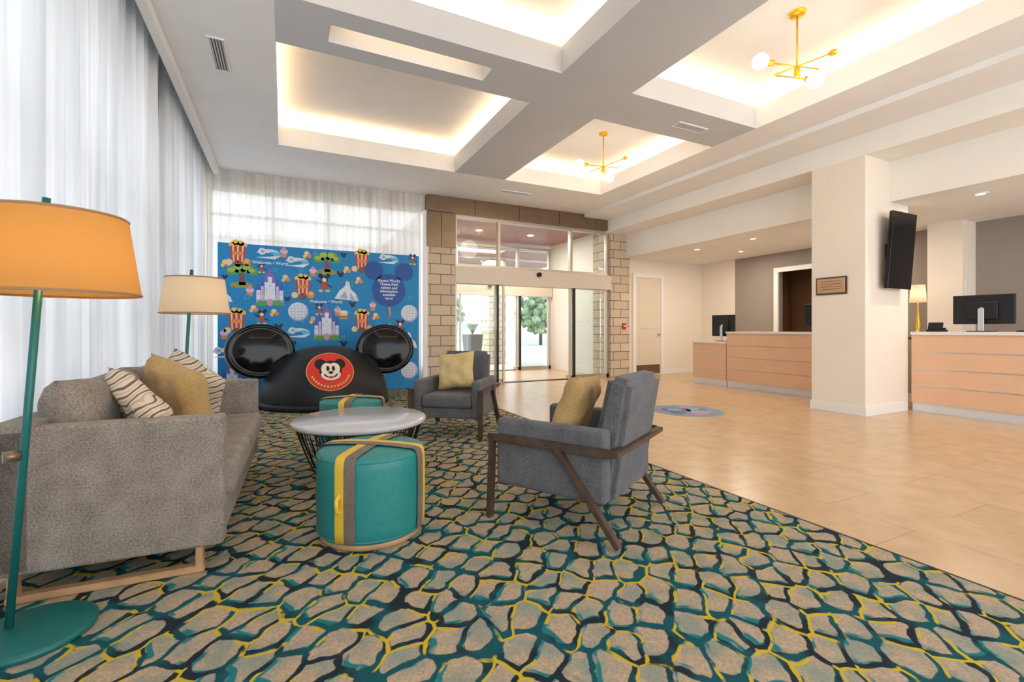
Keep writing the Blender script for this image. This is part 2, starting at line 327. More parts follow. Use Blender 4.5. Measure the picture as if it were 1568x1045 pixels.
# entry
boxes('wall_entry_pier',[(2.49,3.05,8.80,9.5,0,2.73),(6.87,7.43,8.80,9.5,0,3.42)],stone)
boxes('trim_bronze_fascia',[(2.47+i*.99,2.47+(i+1)*.99-.012,8.76,YB,3.42,3.725) for i in range(5)]+[(2.47,2.75,8.77,YB,2.73,3.41),(2.762,3.05,8.77,YB,2.73,3.41)],bronze)
def entry(name,y,parts):
    e=empty(name,(0,y,0))
    fr=[]
    for x in parts: fr.append((x-.03,x+.03,-.05,.05,2.4,3.42))
    fr+=[(3.05,6.87,-.06,.06,3.36,3.42),(3.05,6.87,-.06,.06,2.38,2.44)]
    for x in (3.08,4.0,5.87,6.84): fr.append((x-.03,x+.03,-.05,.05,0,2.05))
    for x in (4.12,5.75): fr.append((x-.02,x+.02,-.11,-.07,0.02,2.05))
    fr+=[(3.05,4.15,-.05,.05,0,.09),(5.72,6.87,-.05,.05,0,.09)]
    boxes('frame',fr,alum,e)
    boxes('header',[(3.05,6.87,-.14,.12,2.05,2.38)],mat('header_beige',(.70,.62,.52),.45),e)
    boxes('edge_seals',[(3.98,4.0,-.12,-.055,0,2.05),(5.87,5.89,-.12,-.055,0,2.05),(4.15,5.72,-.08,.08,0,.012)],darkmet,e)
    boxes('glass_panes',[(3.08,4.0,-.005,.005,.09,2.05),(5.87,6.84,-.005,.005,.09,2.05),(3.08,6.84,-.005,.005,2.44,3.36),(3.3,4.12,-.095,-.085,.05,2.05),(5.75,6.6,-.095,-.085,.05,2.05)],glass,e)
    boxes('safety_dots',[(3.35+i*.09,3.375+i*.09,-.099,-.096,1.28,1.305) for i in range(9)]+[(5.8+i*.09,5.825+i*.09,-.099,-.096,1.28,1.305) for i in range(9)],trimw,e)
    rod('motion_sensor',(4.93,-.20,2.3),(4.93,-.14,2.3),.05,matte,e)
    return e
entry('sliding_entrance_door',YB,[3.08,4.04,5.83,6.84])
entry('sliding_entrance_door',11.6,[3.08,4.04,5.83,6.84])
maroon=mat('canopy_maroon',(.36,.14,.10),.45)
boxes('ceiling_canopy',[(2.6,9,9.3,20,3.5,3.6)],maroon)
boxes('trim_canopy_beams',[(2.6,9,y,y+.12,3.44,3.5) for y in (12.2,14,15.8,17.6)],mat('canopy_white',(.7,.66,.62),.6))
boxes('wall_vestibule',[(2.9,3.02,9.5,11.6,0,3.5)],stone)
boxes('wall_vestibule_right',[(6.9,7.0,9.5,11.6,0,3.5)],cream2)
boxes('ground_outside',[(-30,30,11.7,60,-.12,-.02),(-30,-1.6,-6,11.7,-.12,-.02)],mat('pavement',(.62,.58,.53),.8,nscale=4,namt=.08))
boxes('canopy_pillar',[(6.0,6.6,14,14.6,-.02,3.44)],stone)
boxes('canopy_pillar',[(3.0,3.6,15,15.6,-.02,3.44)],stone)
leaf=mat('foliage',(.22,.30,.15),.9,nscale=3,namt=.5,bump=.5)
def blobtree(name,x,y,h,r):
    e=empty(name,(x,y,-.02)); rod('trunk',(0,0,0),(0,0,h*.6),.12,woodd,e)
    bm=bmesh.new()
    for k in range(260):
        u=Vector([random.gauss(0,1) for _ in range(3)]).normalized()*r*random.uniform(.4,1.0)
        bmesh.ops.create_icosphere(bm,subdivisions=1,radius=r*random.uniform(.07,.16),matrix=Matrix.Translation((u.x,u.y,h*.6+u.z*.9)))
    mesh('crown',bm,leaf,e)
for x,y,h,r in ((2,34,4.4,2.2),(12,38,4.4,2.0),(17,30,4.0,2.0),(22,36,5,2.4)): blobtree('tree',x,y,h,r)
boxes('opposite_building',[(-14,34,44,48,0,9)],mat('facade_sand',(.85,.76,.68),.8))  # the building opposite, one solid block in the entrance view
boxes('window_3',[(-12+i*3,-10.6+i*3,43.95,44,1+k*3,2.6+k*3) for i in range(15) for k in range(3)],mat('facade_glass',(.45,.55,.60),.2))
pl=empty('tall_planter',(5.0,12.9,-.02))
bm=bmesh.new(); addbox(bm,-.24,.24,-.24,.24,0,1.0)
for v in bm.verts:
    if v.co.z<.1: v.co.x*=.7; v.co.y*=.7
mesh('pot',bm,mat('planter_grey',(.12,.13,.14),.5),pl)
bm=bmesh.new()
for k in range(70):
    a=random.uniform(0,6.28); l=random.uniform(.2,.5); c=math.cos(a)*l*.6; s=math.sin(a)*l*.6
    p=[Vector((0,0,.98)),Vector((c*.5-s*.1,s*.5+c*.1,.98+l*.6)),Vector((c,s,.98+l*.8)),Vector((c*.5+s*.1,s*.5-c*.1,.98+l*.6))]
    bm.faces.new([bm.verts.new(q) for q in p])
mesh('leaves',bm,leaf,pl)
d=empty('door_1',(7.7,YB,0))
dm=mat('door_cream',(.74,.65,.53),.5)
boxes('trim',[(-.10,0,-.05,0,0,2.40),(.80,.90,-.05,0,0,2.40),(-.10,.90,-.05,0,2.40,2.5)],trimw,d)
boxes('leaf',[(0,.80,-.025,0,0,2.4)],dm,d)
boxes('panels',[(.12,.68,-.032,-.025,.35,1.0),(.12,.68,-.032,-.025,1.15,2.25)],dm,d)
boxes('kick_plate',[(.03,.77,-.034,-.025,.03,.25)],bronze,d)
rod('knob',(.72,-.09,1.0),(.72,-.025,1.0),.025,steel,d)
fa=empty('fire_alarm_pull',(7.25,8.80,1.2)); boxes('body',[(-.05,.05,-.03,0,-.07,.07)],mat('alarm_red',(.55,.02,.02),.4),fa); boxes('lever',[(-.03,.03,-.045,-.03,-.01,.02)],trimw,fa)
# ---------------------------------------------------------------- vents, recessed lights
def vent(loc,sx,sy):
    e=empty('ceiling_vent',loc)
    boxes('frame',[(-sx/2,sx/2,-sy/2,-sy/2+.015,-.012,0),(-sx/2,sx/2,sy/2-.015,sy/2,-.012,0),(-sx/2,-sx/2+.015,-sy/2+.015,sy/2-.015,-.012,0),(sx/2-.015,sx/2,-sy/2+.015,sy/2-.015,-.012,0)],trimw,e)
    boxes('back',[(-sx/2+.015,sx/2-.015,-sy/2+.015,sy/2-.015,-.002,0)],mat('vent_dark',(.15,.15,.15),.7),e)
    ls=[]
    n=5
    for i in range(n):
        if sx>sy: y=-sy/2+sy*(i+1)/(n+1); ls.append((-sx/2+.015,sx/2-.015,y-.005,y+.005,-.010,-.003))
        else: x=-sx/2+sx*(i+1)/(n+1); ls.append((x-.005,x+.005,-sy/2+.015,sy/2-.015,-.010,-.003))
    boxes('louvres',ls,beamgrey,e)
vent((4.7,4.4,ZC),.5,.14); vent((3.95,7.95,ZC),.6,.14); vent((-.55,5.2,ZC),.14,.6)
glow=mat('downlight_lens',(1,1,1),.5,emit=(1,.88,.7),es=9)
for p in ((7.95,7.24),(7.95,5.92),(7.9,2.7),(9.0,4.9),(9.0,7.0)):
    e=empty('recessed_downlight',(p[0],p[1],2.84))
    lathe('ring',[(.05,-.001),(.05,-.012),(.075,-.010),(.08,0)],trimw,e)
    lathe('lens',[(0,-.004),(.05,-.004)],glow,e)
    area('downlight_beam',(p[0],p[1],2.82),.1,.1,14,(1,.85,.67))
for p in ((4.2,10.4),(5.6,10.4),(4.5,13),(6.2,15)):
    e=empty('recessed_downlight',(p[0],p[1],3.5)); lathe('lens',[(0,-.004),(.08,-.004)],glow,e)
area('vestibule_light',(4.9,10.4,3.45),2,.6,70,(1,.9,.78))
area('canopy_light',(5.0,15,3.40),3,4,200,(1,.92,.85))
warm=(1,.69,.40)
def cove(x0,x1,y0,y1,e=2.5):
    z=4.015; o=ins/2
    area('cove_led',((x0+x1)/2,y0-o,z),x1-x0,.05,e*(x1-x0),warm,(math.pi,0,0))
    area('cove_led',((x0+x1)/2,y1+o,z),x1-x0,.05,e*(x1-x0),warm,(math.pi,0,0))
    area('cove_led',(x0-o,(y0+y1)/2,z),.05,y1-y0,e*(y1-y0),warm,(math.pi,0,0))
    area('cove_led',(x1+o,(y0+y1)/2,z),.05,y1-y0,e*(y1-y0),warm,(math.pi,0,0))
cove(-.07,2.54,4.74,7.36); cove(-.07,2.54,.9,4.05); cove(3.45,5.5,4.74,7.36); cove(3.45,5.5,.9,4.05)
area('slot_led',((slot[0]+slot[1])/2,slot[2]+.02,3.95),1.4,.03,2,(1,.72,.44),(math.pi/2,0,0))
# ---------------------------------------------------------------- pendants
bulb=mat('opal_globe',(1,1,1),.3,emit=(1,.96,.9),es=2.0)
def pendant(x,y):
    e=empty('sputnik_pendant_light',(x,y,ZT))
    lathe('canopy',[(0,-.035),(.06,-.035),(.075,-.02),(.08,0)],gold,e)
    rod('stem',(0,0,0),(0,0,-.62),.009,gold,e)
    lathe('hub',[(0,.03),(.022,.03),(.03,0),(.03,-.05),(.015,-.07),(0,-.07)],gold,e,(0,0,-.56))
    R=Vector((.8986,-.4388,0)); F=Vector((.4388,.8986,0))
    for k,(c,a) in enumerate(((( -.27,-.03,-.505),(.22,.03,-.53)),((.33,-.02,-.40),(-.20,.0,-.60)),((.04,-.10,-.70),(-.02,.30,-.45)))):
        p=R*c[0]+F*c[1]+Vector((0,0,c[2])); q=R*a[0]+F*a[1]+Vector((0,0,a[2]))
        rod('arm_%d'%k,p,q,.007,gold,e); d=(p-q).normalized()
        rod('socket_%d'%k,p-d*.02,p+d*.05,.028,gold,e)
        sphere('globe_%d'%k,p+d*.11,.075,bulb,e); sphere('tip_%d'%k,q,.014,gold,e)
    point('pendant_glow',(x,y,3.30),12,(1,.87,.70),.25)
pendant(4.48,2.86); pendant(4.5,5.95)
# ---------------------------------------------------------------- desks
def desk(name,y0,y1,z):
    e=empty(name,(7.8,0,0)); zt=z
    boxes('body',[(.0,.62,y0,y1,.12,zt-.04)],peach,e)
    boxes('kick',[(.03,.60,y0+.0,y1-.0,0,.12)],mat('kick_steel',(.80,.84,.88),.3,.5),e)
    n=4; h=(zt-.04-.12)/n
    boxes('inlay_strips',[(-.006,.002,y0,y1,.12+h*i-.006,.12+h*i+.006) for i in range(1,n)],steel,e)
    boxes('counter',[(-.03,.66,y0,y1,zt-.04,zt)],peachb,e)
desk('reception_desk',4.15,6.38,1.08)
desk('reception_desk',6.40,7.22,.88)
desk('reception_desk',-2.6,3.38,1.09)
def monitor(y,z0,w=.6,h=.38,x=8.12):
    e=empty('computer_monitor',(x,y,z0+.001))
    box('housing',-.02,.02,-w/2,w/2,.10,.10+h,matte,e,bev=.012)
    box('rear_bulge',-.05,-.02,-w*.25,w*.25,.16,.10+h*.75,matte,e,bev=.012)
    rod('badge',(-.053,0,.10+h*.5),(-.049,0,.10+h*.5),.025,steel,e)
    box('neck',-.075,-.052,-.03,.03,.01,.30,steel,e,bev=.004)
    box('foot',-.14,.06,-.12,.12,0,.012,matte,e,bev=.004)
monitor(2.75,1.09); monitor(6.72,.88,.55,.44); monitor(4.75,1.08)
ph=empty('desk_phone',(8.05,3.2,1.09)); box('base',-.08,.08,-.09,.09,0,.03,matte,ph,bev=.008); box('display',-.06,-.04,-.08,.08,.03,.13,matte,ph,bev=.005,rot=(0,.3,0),pivot=(-.05,0,.03))
box('handset',.0,.04,-.09,.09,.03,.055,matte,ph,bev=.01)
kb=empty('keyboard',(8.0,2.2,1.09)); box('tray',-.06,.06,-.2,.2,0,.015,matte,kb,bev=.004); boxes('keys',[(-.05+i*.025,-.03+i*.025,-.19+j*.025,-.17+j*.025,.015,.02) for i in range(4) for j in range(15)],darkmet,kb)
ct=empty('console_table',(9.2,3.88,0)); boxes('top',[(-.2,.2,-.3,.3,.96,1.0)],woodd,ct); boxes('legs',[(a-.02,a+.02,b-.02,b+.02,0,.96) for a in(-.17,.17) for b in (-.27,.27)],woodd,ct)
tl=empty('table_lamp',(9.2,3.90,1.0)); lathe('base',[(0,0),(.08,0),(.08,.02),(.02,.04),(.03,.2),(.01,.4),(.008,.6),(0,.6)],gold,tl); lathe('shade',[(.11,.56),(.09,.84)],shade('shade_cream',(.80,.70,.56)),tl)
point('table_lamp_light',(9.2,3.90,1.7),.9,(1,.75,.45),.04)
tv=empty('wall_mounted_tv',(7.33,3.42,2.16))
box('mount_plate',-.12,.12,-.02,0,-.1,.1,matte,tv,bev=.005); box('mount_arm',-.03,.03,-.12,-.01,-.04,.04,matte,tv,bev=.005)
box('screen_body',-.29,.29,-.15,-.10,-.5,.5,black,tv,bev=.008,rot=(math.radians(4),0,0),pivot=(0,-.12,0))
pq=empty('brass_plaque',(6.75,3.83,1.72))
box('backing',-.02,0,-.20,.20,-.12,.12,woodd,pq,bev=.006)
box('plate',-.028,-.02,-.18,.18,-.10,.10,mat('copper_plate',(.62,.36,.18),.3,.7),pq,bev=.004)
boxes('engraved_lines',[(-.030,-.028,-.13,.13,z,z+.006) for z in (-.05,-.015,.02,.055)],woodd,pq)
nt_=empty('paper_notice',(9.7,3.46,1.75)); boxes('sheet',[(-.1,.1,-.004,0,-.14,.14)],trimw,nt_)
# floor decal
def disc(bm,cx,cy,r,z,mi=0,n=32,sx=1,sy=1):
    f=bm.faces.new([bm.verts.new((cx+r*sx*math.cos(2*math.pi*i/n),cy+r*sy*math.sin(2*math.pi*i/n),z)) for i in range(n)]); f.material_index=mi
bm=bmesh.new(); disc(bm,0,0,.48,.001,0); disc(bm,0,0,.43,.002,1); disc(bm,-.1,.1,.2,.003,2); disc(bm,.16,-.08,.18,.003,3); disc(bm,.02,-.22,.12,.004,4); disc(bm,-.1,.12,.1,.004,3); disc(bm,-.25,-.08,.1,.004,2); disc(bm,.2,.2,.09,.004,4); disc(bm,.25,-.05,.06,.004,2)
mesh('floor_decal',bm,[mat('decal_teal',(.10,.35,.36),.4),mat('decal_lilac',(.22,.22,.42),.4),mat('decal_navy',(.03,.08,.25),.4),mat('decal_rose',(.12,.40,.5),.4),mat('decal_white',(.5,.28,.36),.4)],None,loc=(5.0,4.74,0))
# ---------------------------------------------------------------- armchair
def armchair(loc,rz,pm,pl_loc,pl_rot):
    e=empty('armchair',loc,rz)
    for s in (-1,1):
        x=s*.375
        bar('front_leg',(x,.37,.50),(x,.39,.004),.05,.028,woodd,e,up='Y')
        bar('rear_leg',(x,-.04,.50),(x,-.41,.018),.05,.028,woodd,e,up='Y')
        bar('side_rail',(x,.40,.48),(x,-.37,.48),.03,.045,woodd,e,up='Y')
        box('arm_panel',min(s*.27,s*.36),max(s*.27,s*.36),-.33,.36,.20,.59,chairfab,e,bev=.028,seg=4)
    bar('rear_rail',(-.39,-.385,.48),(.39,-.385,.48),.045,.03,woodd,e,up='Y')
    box('seat_base',-.28,.28,-.26,.34,.20,.31,chairfab,e,bev=.02)
    box('seat_cushion',-.268,.268,-.2,.37,.31,.44,chairfab,e,bev=.04,seg=5)
    bm=bmesh.new(); addbox(bm,-.272,.272,-.09,.09,0,.68)
    for v in bm.verts:
        if v.co.z>.5: v.co.y*=.75
    bmesh.ops.bevel(bm,geom=bm.edges[:],offset=.035,segments=5,affect='EDGES')
    o=mesh('back_cushion',bm,chairfab,e,True,(0,-.24,.19),(math.radians(11),0,0)); o.modifiers.new('wn','WEIGHTED_NORMAL')
    pillow('throw_pillow',.42,.42,.15,pm,e,pl_loc,pl_rot)
armchair((1.62,2.40,.008),math.radians(30),tanfab,(-.06,-.02,.64),(math.radians(20),math.radians(4),math.radians(8)))
armchair((1.70,4.85,.008),math.radians(142),yelfab,(.02,-.03,.66),(math.radians(18),math.radians(6),0))
# ---------------------------------------------------------------- sofa
def sofa():
    e=empty('sofa',(-.25,2.52,.008),math.radians(-2))
    Ls=1.82
    for y0,n in ((0,'arm_near'),(Ls-.11,'arm_far')):
        box(n,-.80,0,y0,y0+.11,.12,.715,sofafab,e,bev=.018,seg=4)
    box('frame_base',-.80,-.015,.11,Ls-.11,.12,.30,sofafab,e,bev=.01)
    box('back_frame',-.82,-.66,.0,Ls,.12,.73,sofafab,e,bev=.02)
    w=(Ls-.22)/2
    for i in range(2):
        box('seat_cushion_%d'%i,-.64,.03,.112+i*w,.108+(i+1)*w,.30,.46,sofafab,e,bev=.045,seg=5)
        pillow('back_cushion_%d'%i,w*1.02,.50,.26,sofafab,e,(-.60,.11+w*(i+.5),.645),(0,0,0)).rotation_euler=(math.radians(8),0,math.radians(-90))
    for y in (.05,Ls-.06):
        bar('sled_foot',(-.76,y,.015),(-.08,y,.015),.05,.03,woodl,e,up='Y')
        bar('sled_post',(-.10,y,0),(-.10,y,.13),.03,.05,woodl,e,up='Y'); bar('sled_post',(-.74,y,0),(-.74,y,.13),.03,.05,woodl,e,up='Y')
    pillow('throw_pillow_stripe',.46,.42,.14,zebrafab,e,(-.36,.345,.675),(math.radians(34),math.radians(24),math.radians(-50)))
    pillow('throw_pillow_tan',.46,.48,.17,tanfab,e,(-.31,.70,.70),(math.radians(14),math.radians(12),math.radians(-50)))
    pillow('throw_pillow_stripe_tall',.44,.44,.16,zebrafab,e,(-.34,1.22,.70),(math.radians(14),math.radians(28),math.radians(-36)))
sofa()
# ---------------------------------------------------------------- coffee table
ct=empty('coffee_table',(.537,3.78,.006))
marble=mat('white_tabletop',(.58,.59,.61),.14,nscale=5,namt=.05)
lathe('top',[(0,.395),(.485,.395),(.498,.402),(.50,.415),(.498,.428),(.485,.435),(0,.435)],marble,ct,seg=72)
cu=bpy.data.curves.new('wire_basket','CURVE'); cu.dimensions='3D'; cu.bevel_depth=.004; cu.bevel_resolution=2
def spl(pts,cyc=False):
    s=cu.splines.new('POLY'); s.points.add(len(pts)-1)
    for p,q in zip(s.points,pts): p.co=(*q,1)
    s.use_cyclic_u=cyc
def prof(z): t=z/.395; return .30+.165*(t**.75)
for i in range(52):
    a=2*math.pi*i/52
    tw=(.07 if i%2 else -.07)
    spl([(prof(z)*math.cos(a+tw*(1-z/.395)),prof(z)*math.sin(a+tw*(1-z/.395)),z) for z in (.008,.1,.2,.3,.395)])
for z in (.008,.39): spl([(prof(z)*math.cos(2*math.pi*i/64),prof(z)*math.sin(2*math.pi*i/64),z) for i in range(64)],True)
cu.materials.append(darkmet); link(bpy.data.objects.new('wire_basket',cu),ct)
# ---------------------------------------------------------------- ottomans
otm=mat('teal_leather',(.018,.21,.20),.42,nscale=40,namt=.08,bump=.1)
yb_=mat('yellow_strap',(.72,.46,.04),.5); gb=fabric('strap_taupe',(.13,.10,.075),(.22,.175,.135),200)
def ottoman(x,y,rz):
    e=empty('round_ottoman',(x,y,.006),rz)
    P=[(.275,.035),(.282,.045),(.286,.10),(.288,.25),(.287,.40),(.285,.435),(.279,.453),(.268,.464),(.25,.469),(.15,.477),(0,.482)]
    lathe('body',[(0,.04)]+P,otm,e,seg=64)
    lathe('wood_base',[(0,0),(.262,0),(.270,.006),(.270,.036),(0,.036)],woodl,e,seg=64)
    for zz in (.05,.445):
        c=bpy.data.curves.new('piping','CURVE'); c.dimensions='3D'; c.bevel_depth=.004; s=c.splines.new('POLY'); s.points.add(63)
        for i in range(64): s.points[i].co=(.284*math.cos(i*math.pi/32),.284*math.sin(i*math.pi/32),zz,1)
        s.use_cyclic_u=True; c.materials.append(otm); link(bpy.data.objects.new('piping',c),e)
    def strap(name,w0,w1,m,ax,off):
        bm=bmesh.new(); cols=[]
        for w in [w0+(w1-w0)*k/4 for k in range(5)]:
            pts=[]
            for r,z in P:
                rr=r+off
                if rr>abs(w)+.01: pts.append((math.sqrt(rr*rr-w*w),z+(off if r<.28 else 0)))
                else: pts.append((0,.482+off))
            full=[(a,b) for a,b in pts]+[(-a,b) for a,b in reversed(pts[:-1])]
            cols.append([bm.verts.new((a,w,b) if ax==0 else (-w,a,b)) for a,b in full])
        for c1,c2 in zip(cols,cols[1:]):
            for i in range(len(c1)-1): bm.faces.new((c1[i],c2[i],c2[i+1],c1[i+1]))
        bmesh.ops.recalc_face_normals(bm,faces=bm.faces[:])
        mesh(name,bm,m,e,True)
    strap('strap_taupe_0',-.004,.055,gb,0,.006); strap('strap_yellow_0',-.055,-.004,yb_,0,.0065)
    strap('strap_taupe_1',-.055,.004,gb,1,.008); strap('strap_yellow_1',.004,.050,yb_,1,.0085)
    cu=bpy.data.curves.new('handle','CURVE'); cu.dimensions='3D'; cu.bevel_depth=.011
    s=cu.splines.new('POLY'); pp=[(.285,-.03,.20),(.312,-.03,.215),(.315,-.03,.27),(.285,-.03,.285)]; s.points.add(3)
    for p,q in zip(s.points,pp): p.co=(*q,1)
    cu.materials.append(yb_); link(bpy.data.objects.new('handle',cu),e)
ottoman(.44,2.68,math.radians(-126)); ottoman(.576,4.60,math.radians(-110))
# ---------------------------------------------------------------- floor lamps
def floorlamp(base,foot,top,axis,sm,e_):
    e=empty('floor_lamp',(base[0],base[1],.008)); bx,by=base
    lathe('base',[(0,0),(.185,0),(.19,.006),(.19,.02),(.175,.026),(0,.028)],teal,e)
    f=Vector((foot[0]-bx,foot[1]-by,.02)); t=Vector((top[0]-bx,top[1]-by,1.60))
    rod('pole',f,t,.0125,teal,e)
    ax=Vector((axis[0]-bx,axis[1]-by,0))
    lathe('shade',[(.245,1.245),(.205,1.53)],sm,e,ax)
    lathe('shade_rim_top',[(.206,1.525),(.209,1.531),(.203,1.536)],mat('rim_brown',(.35,.18,.08),.6),e,ax); lathe('shade_rim_bottom',[(.246,1.24),(.249,1.245),(.244,1.25)],M['rim_brown'],e,ax)
    m=f.lerp(t,.86); rod('shade_arm',m,(ax.x,ax.y,m.z),.006,teal,e)
    sphere('bulb',(ax.x,ax.y,1.39),.04,mat('bulb_warm',(1,1,1),.5,emit=(1,.75,.45),es=3),e)
    for k in range(3):
        a=k*2.094; rod('spider_%d'%k,(ax.x,ax.y,1.50),(ax.x+.205*math.cos(a),ax.y+.205*math.sin(a),1.52),.003,teal,e)
    k=f.lerp(t,.40); rod('dimmer_knob',k+Vector((-.05,-.02,0)),k+Vector((-.01,0,0)),.02,bronze,e)
    point('lamp_bulb_light',(axis[0],axis[1],1.38),e_,(1,.62,.28),.05)
floorlamp((-.83,2.29),(-.90,2.33),(-.79,2.31),(-.75,2.28),shade('shade_amber',(.62,.34,.11),.6),4)
floorlamp((-.72,4.60),(-.76,4.60),(-.675,4.56),(-.65,4.56),shade('shade_ivory',(.80,.68,.50),.5),2)
# ---------------------------------------------------------------- mural
def art_mesh(name,items,cols,parent,mapf):
    bm=bmesh.new(); ml=list(cols.keys())
    for poly,c,l in items:
        try:
            f=bm.faces.new([bm.verts.new(mapf(x,z,l)) for x,z in poly]); f.material_index=ml.index(c)
        except Exception as ex: pass
    return mesh(name,bm,[mat('art_'+k,v,.55) for k,v in cols.items()],parent)
def circ(cx,cz,r,sx=1,sz=1,n=24,a0=0,a1=2*math.pi): return [(cx+r*sx*math.cos(a0+(a1-a0)*i/(n if a1-a0>6.2 else n-1)),cz+r*sz*math.sin(a0+(a1-a0)*i/(n if a1-a0>6.2 else n-1))) for i in range(n)]
def rect(x,z,w,h): return [(x-w/2,z-h/2),(x+w/2,z-h/2),(x+w/2,z+h/2),(x-w/2,z+h/2)]
I=[]
def A(p,c,l=1): I.append((p,c,l))
def popcorn(x,z,s=1):
    for dx,dz in((-.08,.1),(-.03,.14),(.04,.13),(.08,.1),(0,.09)): A(circ(x+dx*s,z+dz*s,.045*s,n=12),'yellow',1)
    A([(x-.11*s,z+.08*s),(x-.09*s,z-.16*s),(x+.09*s,z-.16*s),(x+.11*s,z+.08*s)],'red',2)
    for k in(-1,0,1): A([(x+(k*.065-.012)*s,z+.08*s),(x+(k*.055-.010)*s,z-.16*s),(x+(k*.055+.010)*s,z-.16*s),(x+(k*.065+.012)*s,z+.08*s)],'cream',3)
    A(rect(x,z-.03*s,.13*s,.06*s),'orange',4)
    A(circ(x-.12*s,z-.17*s,.05*s,n=12),'cream',3);A(circ(x+.12*s,z-.16*s,.06*s,n=12),'orange',3);A(circ(x,z-.19*s,.05*s,n=12),'brown',3)
    A(circ(x+.12*s,z-.14*s,.03*s,n=10),'yellow',4)
def castle(x,z,s=1):
    A(rect(x,z-.08*s,.36*s,.14*s),'lilac',1); A([(x-.22*s,z-.17*s),(x+.22*s,z-.17*s),(x+.15*s,z-.1*s),(x-.15*s,z-.1*s)],'green',3)
    for dx,h,w in((-.15,.14,.05),(-.10,.2,.035),(-.05,.26,.04),(0,.34,.06),(.05,.25,.04),(.10,.2,.035),(.15,.14,.05)):
        A(rect(x+dx*s,z+(h/2-.08)*s,w*s,h*s),'white' if abs(dx)!=.1 else 'pinkl',2)
        A([(x+(dx-w*.7)*s,z+(h-.08)*s),(x+(dx+w*.7)*s,z+(h-.08)*s),(x+dx*s,z+(h+.06)*s)],'blue' if abs(dx)>.06 else 'violet',3)
        A(rect(x+dx*s,z+(h*.6-.08)*s,w*.3*s,.03*s),'lilac',4)
    A(circ(x,z-.12*s,.04*s,sz=1.4,n=12),'pink',4)
def tree(x,z,s=1):
    A([(x-.03*s,z-.14*s),(x+.05*s,z-.14*s),(x+.02*s,z+.02*s),(x-.02*s,z+.02*s)],'brown',1)
    for dx,dz,r in((-.1,.03,.05),(-.03,.07,.06),(.06,.07,.06),(.12,.03,.045)): A(circ(x+dx*s,z+dz*s,r*s,sx=1.4,n=14),'green',2); A(circ(x+dx*s-.01,z+dz*s+.02,r*.6*s,sx=1.4,n=14),'lime',3)
    A(circ(x,z-.14*s,.13*s,sz=.3,n=12),'olive',1)
def wave(x,z,s=1):
    A(circ(x,z,.18*s,sz=.40,n=20,a0=.1,a1=math.pi),'white',1); A(circ(x-.10*s,z+.03*s,.06*s,n=14),'white',2); A(circ(x+.09*s,z-.02*s,.11*s,sz=.5,n=14),'sky',3); A(circ(x-.09*s,z+.03*s,.03*s,n=10),'lilac',3); A(circ(x+.02*s,z-.03*s,.06*s,sz=.6,n=10),'muralb',4)
    A([(x-.2*s,z-.08*s),(x+.1*s,z-.10*s),(x+.2*s,z-.03*s),(x,z-.06*s)],'white',5)
def ball(x,z,s=1):
    A(circ(x,z,.16*s),'lilac',1); A(circ(x-.01*s,z+.01*s,.145*s),'white',2)
    for k in(-2,-1,0,1,2): A(rect(x,z+k*.05*s,.26*s*math.cos(k*.45),.006),'lilac',3); A([(x+k*.05*s-.003,z-.12*s),(x+k*.05*s+.003,z-.12*s),(x+k*.06*s+.003,z+.12*s),(x+k*.06*s-.003,z+.12*s)],'lilac',3)
    A([(x-.09*s,z-.2*s),(x-.05*s,z-.12*s),(x-.03*s,z-.12*s)],'lilac',2);A([(x+.09*s,z-.2*s),(x+.05*s,z-.12*s),(x+.03*s,z-.12*s)],'lilac',2)
def mount(x,z,s=1):
    A([(x-.17*s,z-.1*s),(x+.17*s,z-.13*s),(x+.13*s,z-.02*s),(x+.06*s,z+.04*s),(x+.04*s,z+.14*s),(x,z+.17*s),(x-.03*s,z+.08*s),(x-.1*s,z+.02*s)],'white',1)
    A([(x-.1*s,z-.09*s),(x+.02*s,z-.1*s),(x-.02*s,z+.02*s)],'lilac',2); A([(x+.05*s,z-.11*s),(x+.12*s,z-.115*s),(x+.05*s,z+.0*s)],'lilac',2)
def mouse(x,z,s,c='navy',l=1):
    A(circ(x,z,.08*s,n=20),c,l);A(circ(x-.08*s,z+.08*s,.05*s,n=16),c,l);A(circ(x+.08*s,z+.08*s,.05*s,n=16),c,l)
def char(x,z,s=1):
    mouse(x,z+.08*s,.7*s,'navy',1); A(circ(x,z+.07*s,.035*s,n=12),'cream',2); A(rect(x,z-.02*s,.08*s,.09*s),'red',2); A(circ(x-.05*s,z-.1*s,.035*s,sz=.6,n=10),'yellow',2); A(circ(x+.05*s,z-.1*s,.035*s,sz=.6,n=10),'yellow',2)
    A([(x-.04*s,z+.01*s),(x-.12*s,z+.06*s),(x-.11*s,z+.08*s),(x-.03*s,z+.03*s)],'navy',1); A([(x+.04*s,z+.01*s),(x+.12*s,z-.03*s),(x+.11*s,z-.05*s),(x+.03*s,z-.01*s)],'navy',1)
def sparkle(x,z,r):
    for k in range(6):
        a=k*math.pi/3; c,s=math.cos(a),math.sin(a); A([(x+c*r*.35-s*.006,z+s*r*.35+c*.006),(x+c*r*.35+s*.006,z+s*r*.35-c*.006),(x+c*r,z+s*r)],'sky',1)
def cupc(x,z,s=1):
    A([(x-.05*s,z),(x-.035*s,z-.09*s),(x+.035*s,z-.09*s),(x+.05*s,z)],'orange',1); A(circ(x,z+.01*s,.06*s,sz=.7,n=14),'pinkl',2); A(circ(x,z+.05*s,.03*s,n=10),'pink',3)
for p in((-.67,2.38),(.29,1.88),(-.69,1.28),(1.26,2.38),(1.26,1.30),(.3,.35)): popcorn(*p,1.05)
for p in((-.21,1.70),(.67,1.12),(1.75,.70),(-.75,.2)): castle(*p,1.12)
for p in((-.62,2.02),(.67,2.30),(1.5,.3)): tree(*p,1.3)
